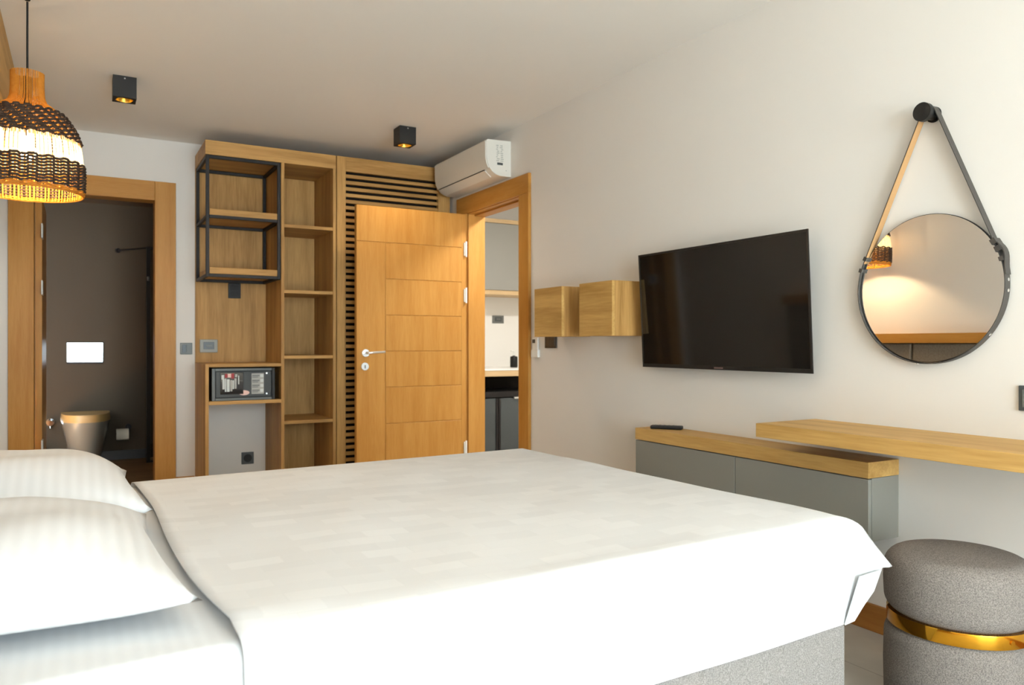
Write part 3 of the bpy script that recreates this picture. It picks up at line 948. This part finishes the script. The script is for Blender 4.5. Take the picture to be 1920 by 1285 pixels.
# ================================================================ DESK, CABINET, STOOL
cb = thing('floating_cabinet', 'shallow grey wall cabinet with oak top under the television', 'cabinet', (XR - .08, 2.36, .372))
CX0, CY0, CY1, CZ0 = 2.412, 1.712, 3.003, .372
box('top', (CX0 - .002, CY0 - .002, .598), (XR, CY1, .655), M['oak_y'], cb, .002)
box('body', (CX0 + .020, CY0, CZ0), (XR, CY1, .597), M['grey_lacquer'], cb, .001)
box('door', (CX0 + .001, 2.342, CZ0), (CX0 + .019, CY1, .594), M['grey_lacquer'], cb, .0012, 1)
box('door', (CX0 + .001, CY0, CZ0), (CX0 + .019, 2.338, .594), M['grey_lacquer'], cb, .0012, 1)
dk = thing('floating_desk', 'thick oak floating desk top along the wall below the mirror', 'desk', (XR - .17, 1.2, .718))
box('top', (2.246, .30, .718), (XR, 2.072, .770), M['oak_y'], dk, .002)
box('wall_batten', (XR - .05, .4, .69), (XR, 1.65, .7175), M['grey_lacquer'], dk)
rc = thing('tv_remote', 'slim black remote control lying on the cabinet top', 'remote control', (2.50, 2.87, .656))
rot = math.radians(-50)
def rbox(name, cx, cy, z0, z1, lx, ly, mat, parent, bev):
    o_ = box(name, (cx - lx / 2, cy - ly / 2, z0), (cx + lx / 2, cy + ly / 2, z1), mat, parent, bev)
    o_.rotation_euler[2] = rot
    return o_
rbox('body', 2.50, 2.872, .6562, .673, .155, .044, M['black_plastic'], rc, .006)
for k in range(5):
    dd = -.055 + k * .022
    for e in (-.011, 0, .011):
        X_ = 2.50 + dd * math.cos(rot) - e * math.sin(rot); Y_ = 2.872 + dd * math.sin(rot) + e * math.cos(rot)
        rbox('button', X_, Y_, .6728, .6742, .009, .006, M['charcoal_plate'], rc, .001)

# pouf
SX, SY_ = 2.218, 1.285
st = thing('pouf_stool', 'round grey tweed pouf with a brass band under the desk', 'stool', (SX, SY_, 0))
def rounded(r, z0, z1, e0, e1, n=8, dome=0.0):
    """profile of a soft drum with rounded lower (e0) and upper (e1) edges"""
    P = [(.0001, z0)]
    for k in range(n + 1):
        a = -math.pi / 2 + (math.pi / 2) * k / n
        P.append((r - e0 + e0 * math.cos(a), z0 + e0 + e0 * math.sin(a)))
    P.append((r + .002, (z0 + z1) / 2))
    for k in range(n + 1):
        a = (math.pi / 2) * k / n
        P.append((r - e1 + e1 * math.cos(a), z1 - e1 + e1 * math.sin(a)))
    P.append((r * .5, z1 + dome * .8)); P.append((.0001, z1 + dome))
    return P
lathe('upper_cushion', rounded(.194, .288, .468, .045, .052, 8, .008), (SX, SY_, 0), M['grey_fabric'], st, 72, 60)
lathe('lower_drum', rounded(.194, .012, .262, .02, .045, 8), (SX, SY_, 0), M['grey_fabric'], st, 72, 60)
lathe('brass_band', [(.150, .256), (.1868, .256), (.1872, .2575), (.1872, .2925), (.1868, .294), (.150, .294)], (SX, SY_, 0), M['gold'], st, 96, 30)
an = math.radians(-133)
an = math.radians(-108) - .62
bx_, by_ = SX + .187 * math.cos(an + .62), SY_ + .187 * math.sin(an + .62)
cyl('band_screw', (bx_, by_, .275), (bx_ + .003 * math.cos(an + .62), by_ + .003 * math.sin(an + .62), .275), .0065, M['gold'], st, 16)
for q in range(4):
    a = q * math.pi / 2 + .5
    cyl('foot', (SX + .13 * math.cos(a), SY_ + .13 * math.sin(a), 0), (SX + .13 * math.cos(a), SY_ + .13 * math.sin(a), .016), .018, M['black_plastic'], st, 14)

# ================================================================ HEADBOARD
hb = thing('headboard', 'taupe upholstered wall headboard with wood capping behind the pillows', 'headboard', (XL + .04, 2.3, .1))
ys = [.30 + i * .545 for i in range(9)]
for a, b in zip(ys, ys[1:]):
    box('padded_panel', (XL + .003, a + .003, .12), (XL + .070, b - .003, 1.115), M['head_fabric'], hb, .018, 3)
box('capping', (XL + .002, .28, 1.116), (XL + .095, ys[-1] + .02, 1.190), M['door_hy'], hb, .003)

# ================================================================ BED
ANG = math.radians(2.5)
UX = Vector((math.cos(ANG), math.sin(ANG), 0))
UY = Vector((-math.sin(ANG), math.cos(ANG), 0))
NF = Vector((1.812, 1.338, 0))              # near foot corner
BW, BL = 1.625, 2.10                        # width, length
def bp(s_, t_, z_):
    """s_: from the foot (0) towards the head (+); t_: from the near side (0) across"""
    p = NF - UX * s_ + UY * t_
    return (p.x, p.y, z_)
bed = thing('bed', 'grey upholstered double bed with white fitted sheet in the room centre', 'bed', bp(1.1, .81, 0))
def soft_block(name, s0, s1, t0, t1, z0, z1, mat, e=.03, flare=None, ns=40, nt=32, parent=None, bulge=0.0):
    """closed box with rounded edges in bed coordinates made from a dense lathe-like loop"""
    prof = []
    n = 6
    for k in range(n + 1):
        a = math.pi / 2 * k / n
        prof.append((e * (1 - math.cos(a)) if False else e - e * math.sin(a), z1 - e + e * math.cos(a)))   # inset, z  (top -> side)
    zs = [z1 - e - (z1 - e - z0) * k / 8 for k in range(1, 9)]
    prof += [(0, zz) for zz in zs]
    # perimeter
    per = []
    for i in range(ns): per.append((s0 + (s1 - s0) * i / ns, t0, 0, -1))
    for i in range(nt): per.append((s1, t0 + (t1 - t0) * i / nt, 1, 0))
    for i in range(ns): per.append((s1 - (s1 - s0) * i / ns, t1, 0, 1))
    for i in range(nt): per.append((s0, t1 - (t1 - t0) * i / nt, -1, 0))
    V, F = [], []
    m = len(per)
    for ins, zz in prof:
        for (a, b, na, nb) in per:
            aa = min(max(a, s0 + ins), s1 - ins); bb = min(max(b, t0 + ins), t1 - ins)
            if flare:
                da, db = flare(a, b, zz, na, nb)
                aa += da; bb += db
            V.append(bp(aa, bb, zz))
    for k in range(len(prof) - 1):
        for i in range(m):
            j = (i + 1) % m
            F.append([k * m + i, k * m + j, (k + 1) * m + j, (k + 1) * m + i])
    F.append(list(range(m)))
    F.append([(len(prof) - 1) * m + i for i in range(m)][::-1])
    o = mesh_obj(name, V, F, mat, parent)
    o.data.validate()
    return auto_smooth(o, 55)
soft_block('base', .012, BL, .012, BW - .012, .04, .318, M['base_fabric'], .012, None, 8, 8, bed)
for s_, t_ in ((.12, .12), (.12, BW - .12), (BL - .12, .12), (BL - .12, BW - .12)):
    p = bp(s_, t_, 0)
    cyl('foot', p, (p[0], p[1], .042), .025, M['black_plastic'], bed, 16)
def mflare(a, b, zz, na, nb):
    # fitted sheet: slight ripples; the corner at the near foot hangs out and tucks under
    fo = max(0.0, 1 - a / .16) * max(0.0, 1 - b / .45)
    q = max(0.0, 1 - abs(zz - .462) / .12)
    rip = .0025 * math.sin(a * 9 + zz * 14) if nb else .0025 * math.sin(b * 11 + zz * 9)
    da = -.112 * q * fo + na * rip
    db = -.028 * q * fo + nb * rip
    return da, db
soft_block('mattress', 0.0, BL, 0.0, BW, .319, .590, M['linen_y'], .035, mflare, 60, 48, bed)
def pleat():
    V = []
    pts2 = [(.012, .455), (-.085, .458), (-.05, .405), (-.022, .370), (-.012, .322), (.030, .319)]
    for off in (0, .003):
        for (s_, z_) in pts2:
            V.append(bp(s_, -.025 + off - (.010 if z_ > .4 else 0) + (.022 if z_ < .33 else 0), z_))
    n = len(pts2)
    F = [list(range(n)), list(range(n, 2 * n))[::-1]] + [[i, (i + 1) % n, n + (i + 1) % n, n + i] for i in range(n)]
    mesh_obj('sheet_pleat', V, F, M['linen_y'], bed)
pleat()
# coverlet
def coverlet():
    s_head = 1.592
    hem = .462
    zt = .603
    e = .04
    # cross-section across the bed: from near hem over the top to the far hem
    def across():
        pr = []
        nd = 6
        for k in range(nd):
            pr.append((-.008 - .004 * (1 - k / nd), hem + (zt - e - hem) * k / nd, 'n'))
        for k in range(7):
            a = math.pi / 2 * k / 6
            pr.append((-.008 + e * (1 - math.cos(a)), zt - e + e * math.sin(a), 'n'))
        nt = 44
        for k in range(1, nt):
            pr.append((-.008 + e + (BW + .016 - 2 * e) * k / nt, zt, 't'))
        for k in range(7):
            a = math.pi / 2 * (1 - k / 6)
            pr.append((BW + .008 - e * (1 - math.cos(a)), zt - e + e * math.sin(a), 'f'))
        for k in range(1, nd + 1):
            pr.append((BW + .008 + .004 * k / nd, zt - e - (zt - e - hem) * k / nd, 'f'))
        return pr
    ac_ = across()
    ss = []
    ns = 60
    for k in range(ns + 1):
        ss.append((s_head - (s_head - e + .008) * k / ns, 0.0))
    # foot drop: angle then straight
    for k in range(1, 7):
        a = math.pi / 2 * k / 6
        ss.append((-.008 + e * (1 - math.sin(a)), e * (1 - math.cos(a))))
    for k in range(1, 7):
        ss.append((-.008 - .012 * k / 6, e + (zt - e - hem) * k / 6))
    V, F = [], []
    W = len(ac_)
    rn = random.Random(11)
    for (s_, drop) in ss:
        for i, (t_, z_, side) in enumerate(ac_):
            zz = z_
            sv, tv_ = s_, t_
            if drop > 0:
                dside = zt - z_
                # corner: both drops; keep the lower, push outwards in a pointed fold
                zz = min(z_, zt - drop)
                if dside > 0 and side == 'n':
                    k1 = min(1, dside / (zt - hem)); k2 = min(1, drop / (zt - hem))
                    sv = s_ - .098 * k1 ** .42 * k2 ** .42
                    tv_ = t_ - .030 * k1 * k2
                    zz = zt - max(dside, drop)
                elif dside > 0 and side == 'f':
                    k1 = min(1, dside / (zt - hem)); k2 = min(1, drop / (zt - hem))
                    sv = s_ - .06 * k1 * k2
                    tv_ = t_ + .06 * k1 * k2
                    zz = zt - max(dside, drop)
                else:
                    k2 = min(1, drop / (zt - hem))
                    near = max(0, 1 - t_ / .5)
                    sv = s_ - k2 * (.078 * near ** 1.2 + .008 * math.sin(t_ * 9))
            # folds and unevenness
            if side == 't' and drop == 0:
                zz += .003 * math.sin(s_ * 5.1 + t_ * 2.2) + .0025 * math.sin(t_ * 7.3 - s_ * 3.1) + .0015 * math.sin(s_ * 17 + t_ * 11)
                zz += .012 * math.exp(-((s_ - s_head) / .05) ** 2) * .5
            if side in 'nf' and drop == 0:
                low = 1 - (z_ - hem) / (zt - hem)
                off = (.006 * math.sin(s_ * 8.0) + .004 * math.sin(s_ * 19 + 1)) * low
                tv_ += -off if side == 'n' else off
            # head edge wanders a little
            hd_ = max(0, 1 - (s_head - s_) / .25)
            sv += hd_ * (.022 * math.sin(t_ * 3.1 + .4) - .012 + .018 * t_)
            V.append(bp(sv, tv_, zz))
    for k in range(len(ss) - 1):
        for i in range(W - 1):
            a_, b_, c_, d_ = k * W + i, k * W + i + 1, (k + 1) * W + i + 1, (k + 1) * W + i
            if ss[k + 1][1] > 0 and ac_[i][2] == 'n': F += [[a_, b_, d_], [b_, c_, d_]]
            elif ss[k + 1][1] > 0 and ac_[i + 1][2] == 'f': F += [[a_, b_, c_], [a_, c_, d_]]
            else: F.append([a_, b_, c_, d_])
    o = mesh_obj('bed_coverlet', V, F, M['coverlet'])
    so = o.modifiers.new('thickness', 'SOLIDIFY'); so.thickness = .004; so.offset = 1
    for p in o.data.polygons: p.use_smooth = True
    o.rotation_euler = (0, 0, 0)
    return tag(o, 'white jacquard coverlet spread over the foot of the bed', 'coverlet')
coverlet()

# pillows
def pillow(c, half_s, half_t, thick, rotz, label, tiltx=0.0, seed=0):
    n = 30
    rn = random.Random(seed)
    ph = [rn.uniform(0, 6) for _ in range(6)]
    V, F = [], []
    cr, sr = math.cos(rotz), math.sin(rotz)
    def pt(i, j, sgn):
        a = -1 + 2 * i / n; b = -1 + 2 * j / n
        # concave edges, pointed corners
        ka = 1 - .075 * (1 - b * b) if False else 1.0
        x = a * half_s * (1 - .06 * (1 - abs(b) ** 2.2)) * (1 + .03 * abs(a * b) ** 3)
        y = b * half_t * (1 - .06 * (1 - abs(a) ** 2.2)) * (1 + .03 * abs(a * b) ** 3)
        hgt = max(0.0, (1 - abs(a) ** 2.6) * (1 - abs(b) ** 2.6)) ** .52
        wr = 1 + .035 * math.sin(5 * a + ph[0] + 2 * b) + .03 * math.sin(7 * b + ph[1] - 3 * a)
        if sgn > 0:
            z = thick * .74 * hgt * wr
        else:
            z = -thick * .26 * hgt
        z += .012 * abs(a * b) ** 4
        return x, y, z
    idx = {}
    for sgn in (1, -1):
        for i in range(n + 1):
            for j in range(n + 1):
                edge = i in (0, n) or j in (0, n)
                if sgn < 0 and edge:
                    idx[(sgn, i, j)] = idx[(1, i, j)]; continue
                x, y, z = pt(i, j, sgn)
                z += tiltx * x
                V.append((c[0] + x * cr - y * sr, c[1] + x * sr + y * cr, c[2] + z))
                idx[(sgn, i, j)] = len(V) - 1
    for sgn in (1, -1):
        for i in range(n):
            for j in range(n):
                F.append([idx[(sgn, i, j)], idx[(sgn, i + 1, j)], idx[(sgn, i + 1, j + 1)], idx[(sgn, i, j + 1)]])
    o = mesh_obj('pillow', V, F, M['linen_x'], None, True)
    return tag(o, label, 'pillow', 'white striped pillows at the head of the bed')
pillow((-.118, 1.725, .642), .272, .368, .155, ANG, 'front one of the two white striped pillows, overlapping the other', -.03, 1)
pillow((-.130, 2.462, .646), .272, .345, .175, ANG, 'rear white striped pillow, below the bathroom doorway and woven lamp', -.02, 5)

# ================================================================ BATHROOM
QX0, QX1, QY1, QH = -.95, 1.45, 7.95, 2.36
struct(box('wall_bathroom_back', (QX0, QY1, 0), (QX1, QY1 + .1, QH), M['bath_wall']), 'dark taupe bathroom wall behind the toilet', 'wall')
struct(box('wall_bathroom_left', (QX0 - .1, YB + .12, 0), (QX0, QY1 + .1, QH), M['bath_wall']), 'dark taupe side wall of the bathroom', 'wall')
struct(box('wall_bathroom_right', (QX1, YB + .12, 0), (QX1 + .1, QY1 + .1, QH), M['bath_wall']), 'dark taupe wall at the shower', 'wall')
struct(box('ceiling_bathroom', (QX0 - .1, YB + .12, QH), (QX1 + .1, QY1 + .1, QH + .1), M['bath_wall']), 'low dark bathroom ceiling', 'ceiling')
struct(box('floor_bathroom', (QX0 - .1, YB + .12, -.1), (QX1 + .1, QY1 + .1, 0), M['bath_floor']), 'brown wood-look bathroom floor', 'floor')
struct(box('baseboard_bathroom', (QX0, QY1 - .015, 0), (QX1, QY1, .085), M['dark_skirt'], None, .002), 'black skirting along the bathroom wall', 'baseboard')
TX = .045
to = thing('toilet', 'wall-hung pale grey toilet with tan lid in the bathroom', 'toilet', (TX, 7.68, .06))
def loft(name, rings, mat, parent, segs=40, cap=True):
    """rings: (z, half width, y_front, y_back) D-shaped sections"""
    V, F = [], []
    for (zz, hw, yf, yb) in rings:
        for i in range(segs):
            a = 2 * math.pi * i / segs
            cxx, syy = math.cos(a), math.sin(a)
            ym = yb - hw * .35
            px_ = TX + hw * (abs(cxx) ** .8) * (1 if cxx >= 0 else -1)
            if syy < 0:
                py_ = ym + (ym - yf) * (-(abs(syy) ** .75))
            else:
                py_ = ym + (yb - ym) * abs(syy) ** .35
            V.append((px_, py_, zz))
    n = len(rings)
    for k in range(n - 1):
        for i in range(segs):
            j = (i + 1) % segs
            F.append([k * segs + i, k * segs + j, (k + 1) * segs + j, (k + 1) * segs + i])
    F.append(list(range(segs))[::-1]); F.append([(n - 1) * segs + i for i in range(segs)])
    o = mesh_obj(name, V, F, mat, parent)
    return auto_smooth(o, 40)
yb = QY1 - .001
loft('bowl', [(.07, .125, 7.62, yb), (.10, .138, 7.58, yb), (.20, .155, 7.52, yb), (.30, .176, 7.46, yb), (.36, .186, 7.44, yb), (.382, .188, 7.435, yb)], M['ceramic'], to)
loft('seat', [(.3825, .192, 7.43, yb - .03), (.398, .194, 7.428, yb - .03)], M['ceramic'], to)
loft('lid', [(.3985, .196, 7.425, yb - .03), (.420, .197, 7.424, yb - .03), (.462, .190, 7.435, yb - .03)], M['lid_tan'], to)
fl = thing('flush_plate', 'shiny chrome flush plate on the dark bathroom wall', 'flush plate', (TX, QY1, .9))
box('plate', (-.105, QY1 - .012, .905), (.185, QY1, 1.085), M['chrome'], fl, .004)
box('button', (-.085, QY1 - .015, .940), (.030, QY1 - .0115, 1.065), M['chrome'], fl, .003)
box('button', (.040, QY1 - .015, .940), (.165, QY1 - .0115, 1.065), M['chrome'], fl, .003)
box('lower_lip', (-.105, QY1 - .014, .892), (.185, QY1, .905), M['black_plastic'], fl, .002)
va = thing('angle_valve', 'small chrome valve on the bathroom wall beside the toilet', 'valve', (-.23, QY1, .36))
cyl('wall_flange', (-.23, QY1, .372), (-.23, QY1 - .012, .372), .032, M['chrome'], va, 20)
cyl('stem', (-.23, QY1 - .01, .372), (-.23, QY1 - .07, .372), .014, M['chrome'], va, 14)
cyl('knob', (-.23, QY1 - .07, .372), (-.23, QY1 - .10, .372), .026, M['chrome'], va, 16)
cyl('outlet', (-.23, QY1 - .05, .372), (-.23, QY1 - .05, .325), .009, M['chrome'], va, 12)
tb = thing('toilet_brush', 'black toilet brush in its holder beside the toilet', 'toilet brush', (-.30, 7.85, 0))
lathe('holder', [(.0001, 0), (.042, 0), (.045, .01), (.045, .16), (.040, .165), (.012, .165)], (-.30, 7.85, 0), M['black_plastic'], tb, 24)
cyl('handle', (-.30, 7.85, .165), (-.30, 7.85, .34), .009, M['black_plastic'], tb, 12)
tp = thing('paper_holder', 'toilet roll on a black wall holder beside the toilet', 'toilet paper', (.345, QY1 - .06, .19))
cyl('bracket', (.392, QY1, .300), (.392, QY1 - .07, .300), .010, M['black_metal'], tp, 12)
cyl('wall_rosette', (.392, QY1, .300), (.392, QY1 - .008, .300), .026, M['black_metal'], tp, 20)
tube('roll_bar', [(.392, QY1 - .06, .300), (.400, QY1 - .06, .262), (.398, QY1 - .06, .245), (.285, QY1 - .06, .245)], .006, M['black_metal'], tp, 10)
cyl('paper_roll', (.290, QY1 - .06, .238), (.392, QY1 - .06, .238), .052, M['paper'], tp, 28)
sh = thing('shower_screen', 'black-framed glass shower screen with a diagonal brace bar', 'shower screen', (.9, 7.6, 0))
box('post', (.520, 7.585, 0), (.552, 7.615, 1.95), M['black_metal'], sh, .002)
box('top_rail', (.552, 7.588, 1.925), (QX1, 7.612, 1.95), M['black_metal'], sh, .002)
box('bottom_rail', (.552, 7.588, 0), (QX1, 7.612, .02), M['black_metal'], sh, .002)
box('pane', (.552, 7.596, .02), (QX1, 7.604, 1.925), M['clear'], sh)
cyl('brace_bar', (.535, 7.60, 1.938), (.300, QY1, 1.938), .008, M['black_metal'], sh, 12)
cyl('brace_flange', (.300, QY1, 1.938), (.309, QY1 - .014, 1.938), .022, M['black_metal'], sh, 18)
box('clip', (.524, 7.574, 1.64), (.546, 7.584, 1.68), M['chrome'], sh, .003)

# ================================================================ KITCHEN BEYOND THE DOOR
KX0, KX1, KY0, KY1 = XR + .137, 4.60, 3.6, 6.82
struct(box('wall_kitchen_back', (KX0, KY1, 0), (KX1, KY1 + .1, H), M['white_wall']), 'white wall behind the kitchen counter', 'wall')
struct(box('wall_kitchen_right', (KX1, KY0, 0), (KX1 + .1, KY1 + .1, H), M['white_wall']), 'white far wall of the kitchenette', 'wall')
struct(box('wall_kitchen_near', (KX0, KY0 - .1, 0), (KX1 + .1, KY0, H), M['white_wall']), 'white near wall of the kitchenette', 'wall')
struct(box('wall_kitchen_left', (KX0 - .1, YB + .121, 0), (KX0, KY1 + .1, H), M['white_wall']), 'white wall beside the wardrobe back', 'wall')
struct(box('floor_kitchen', (KX0, KY0 - .1, -.1), (KX1 + .1, KY1 + .1, 0), M['floor']), 'grey stone kitchenette floor', 'floor')
struct(box('ceiling_kitchen', (KX0, KY0 - .1, H), (KX1 + .1, KY1 + .1, H + .1), M['white_wall']), 'white kitchenette ceiling', 'ceiling')
kc = thing('kitchen_wall_cabinet', 'grey kitchen wall cabinet with oak edging above the counter', 'cabinet', (3.6, 6.6, 1.55))
box('body', (3.0, 6.47, 1.590), (KX1, KY1 - .001, 2.236), M['cab_grey'], kc, .002)
for a, b in ((3.0, 3.858), (3.862, KX1 - .001)):
    box('door', (a, 6.45, 1.592), (b, 6.469, 2.234), M['cab_grey'], kc, .002)
box('bottom_edge', (3.0, 6.445, 1.547), (KX1, KY1 - .001, 1.588), M['oak_pale'], kc, .002)
box('top_edge', (3.0, 6.445, 2.238), (KX1, KY1 - .001, 2.276), M['oak_pale'], kc, .002)
kw = thing('kitchen_worktop', 'white kitchen worktop with oak front edge', 'worktop', (3.6, 6.5, .77))
box('slab', (2.95, 6.185, .8255), (KX1 - .002, KY1 - .001, .842), M['white_top'], kw, .002)
box('front_edge', (2.95, 6.19, .771), (KX1 - .002, 6.215, .825), M['oak_pale'], kw, .002)
box('support', (2.95, 6.216, .0), (2.97, KY1 - .001, .825), M['oak_v'], kw)
box('recess_shade', (2.97, 6.78, .0), (KX1 - .002, KY1 - .001, .825), M['gap_shade'], kw)  # panel coloured dark for the shade in the void under the worktop
fg = thing('glass_fridge', 'black glass-door minibar fridge under the kitchen worktop', 'fridge', (3.45, 6.5, 0))
box('body', (3.02, 6.30, .02), (3.86, 6.77, .625), M['black_plastic'], fg, .004)
box('top_trim', (3.02, 6.225, .575), (3.86, 6.299, .625), M['black_metal'], fg, .003)
for a, b in ((3.02, 3.385), (3.39, 3.86)):
    dd = box('door', (a, 6.235, .03), (b, 6.298, .565), M['tinted_glass'], fg, .004)
    box('door_frame', (a, 6.226, .03), (a + .022, 6.2345, .565), M['black_metal'], dd, .002, 1)
    box('door_frame', (b - .022, 6.226, .03), (b, 6.2345, .565), M['black_metal'], dd, .002, 1)
box('handle', (3.545, 6.205, .556), (3.70, 6.228, .574), M['steel'], fg, .004)
plate('kitchen_socket', 'grey double socket on the white kitchen wall', 'socket', 3.636, 3.768, 1.282, 1.362, KY1, .009, M['grey_plate'], M['grey_insert'], 'card')
sb = thing('soap_dispenser', 'black soap bottle with white pump on the kitchen worktop', 'bottle', (3.708, 6.5, .842))
lathe('bottle', [(.0001, 0), (.034, 0), (.037, .004), (.037, .100), (.032, .108), (.012, .110), (.012, .116), (.0001, .116)], (3.708, 6.5, .8425), M['black_plastic'], sb, 28)
cyl('pump', (3.708, 6.5, .9585), (3.708, 6.5, 1.000), .009, M['white_plastic'], sb, 14)
tube('spout', [(3.708, 6.5, .996), (3.708, 6.5, 1.004), (3.675, 6.5, 1.002)], .007, M['white_plastic'], sb, 10)
# kitchen ceiling lamp (a real fixture, out of sight through the doorway)
kl = thing('kitchen_ceiling_lamp', 'round white flush ceiling lamp of the kitchenette', 'lamp', (3.3, 4.6, H - .07))
lathe('diffuser', [(.0001, -.07), (.12, -.066), (.16, -.05), (.17, -.02), (.17, -.012)], (3.3, 4.6, H), emit('lamp_diffuser', (1, .95, .86, 1), 6.0), kl, 32)
lathe('base', [(.175, -.012), (.175, -.001), (.0001, -.001)], (3.3, 4.6, H), M['white_plastic'], kl, 32)
kd = bpy.data.lights.new('kitchen_light', 'AREA'); kd.shape = 'DISK'; kd.size = .34; kd.energy = 38; kd.color = (1, .98, .95)
ko = bpy.data.objects.new('kitchen_light', kd); COL.objects.link(ko); ko.location = (3.3, 4.6, H - .08)
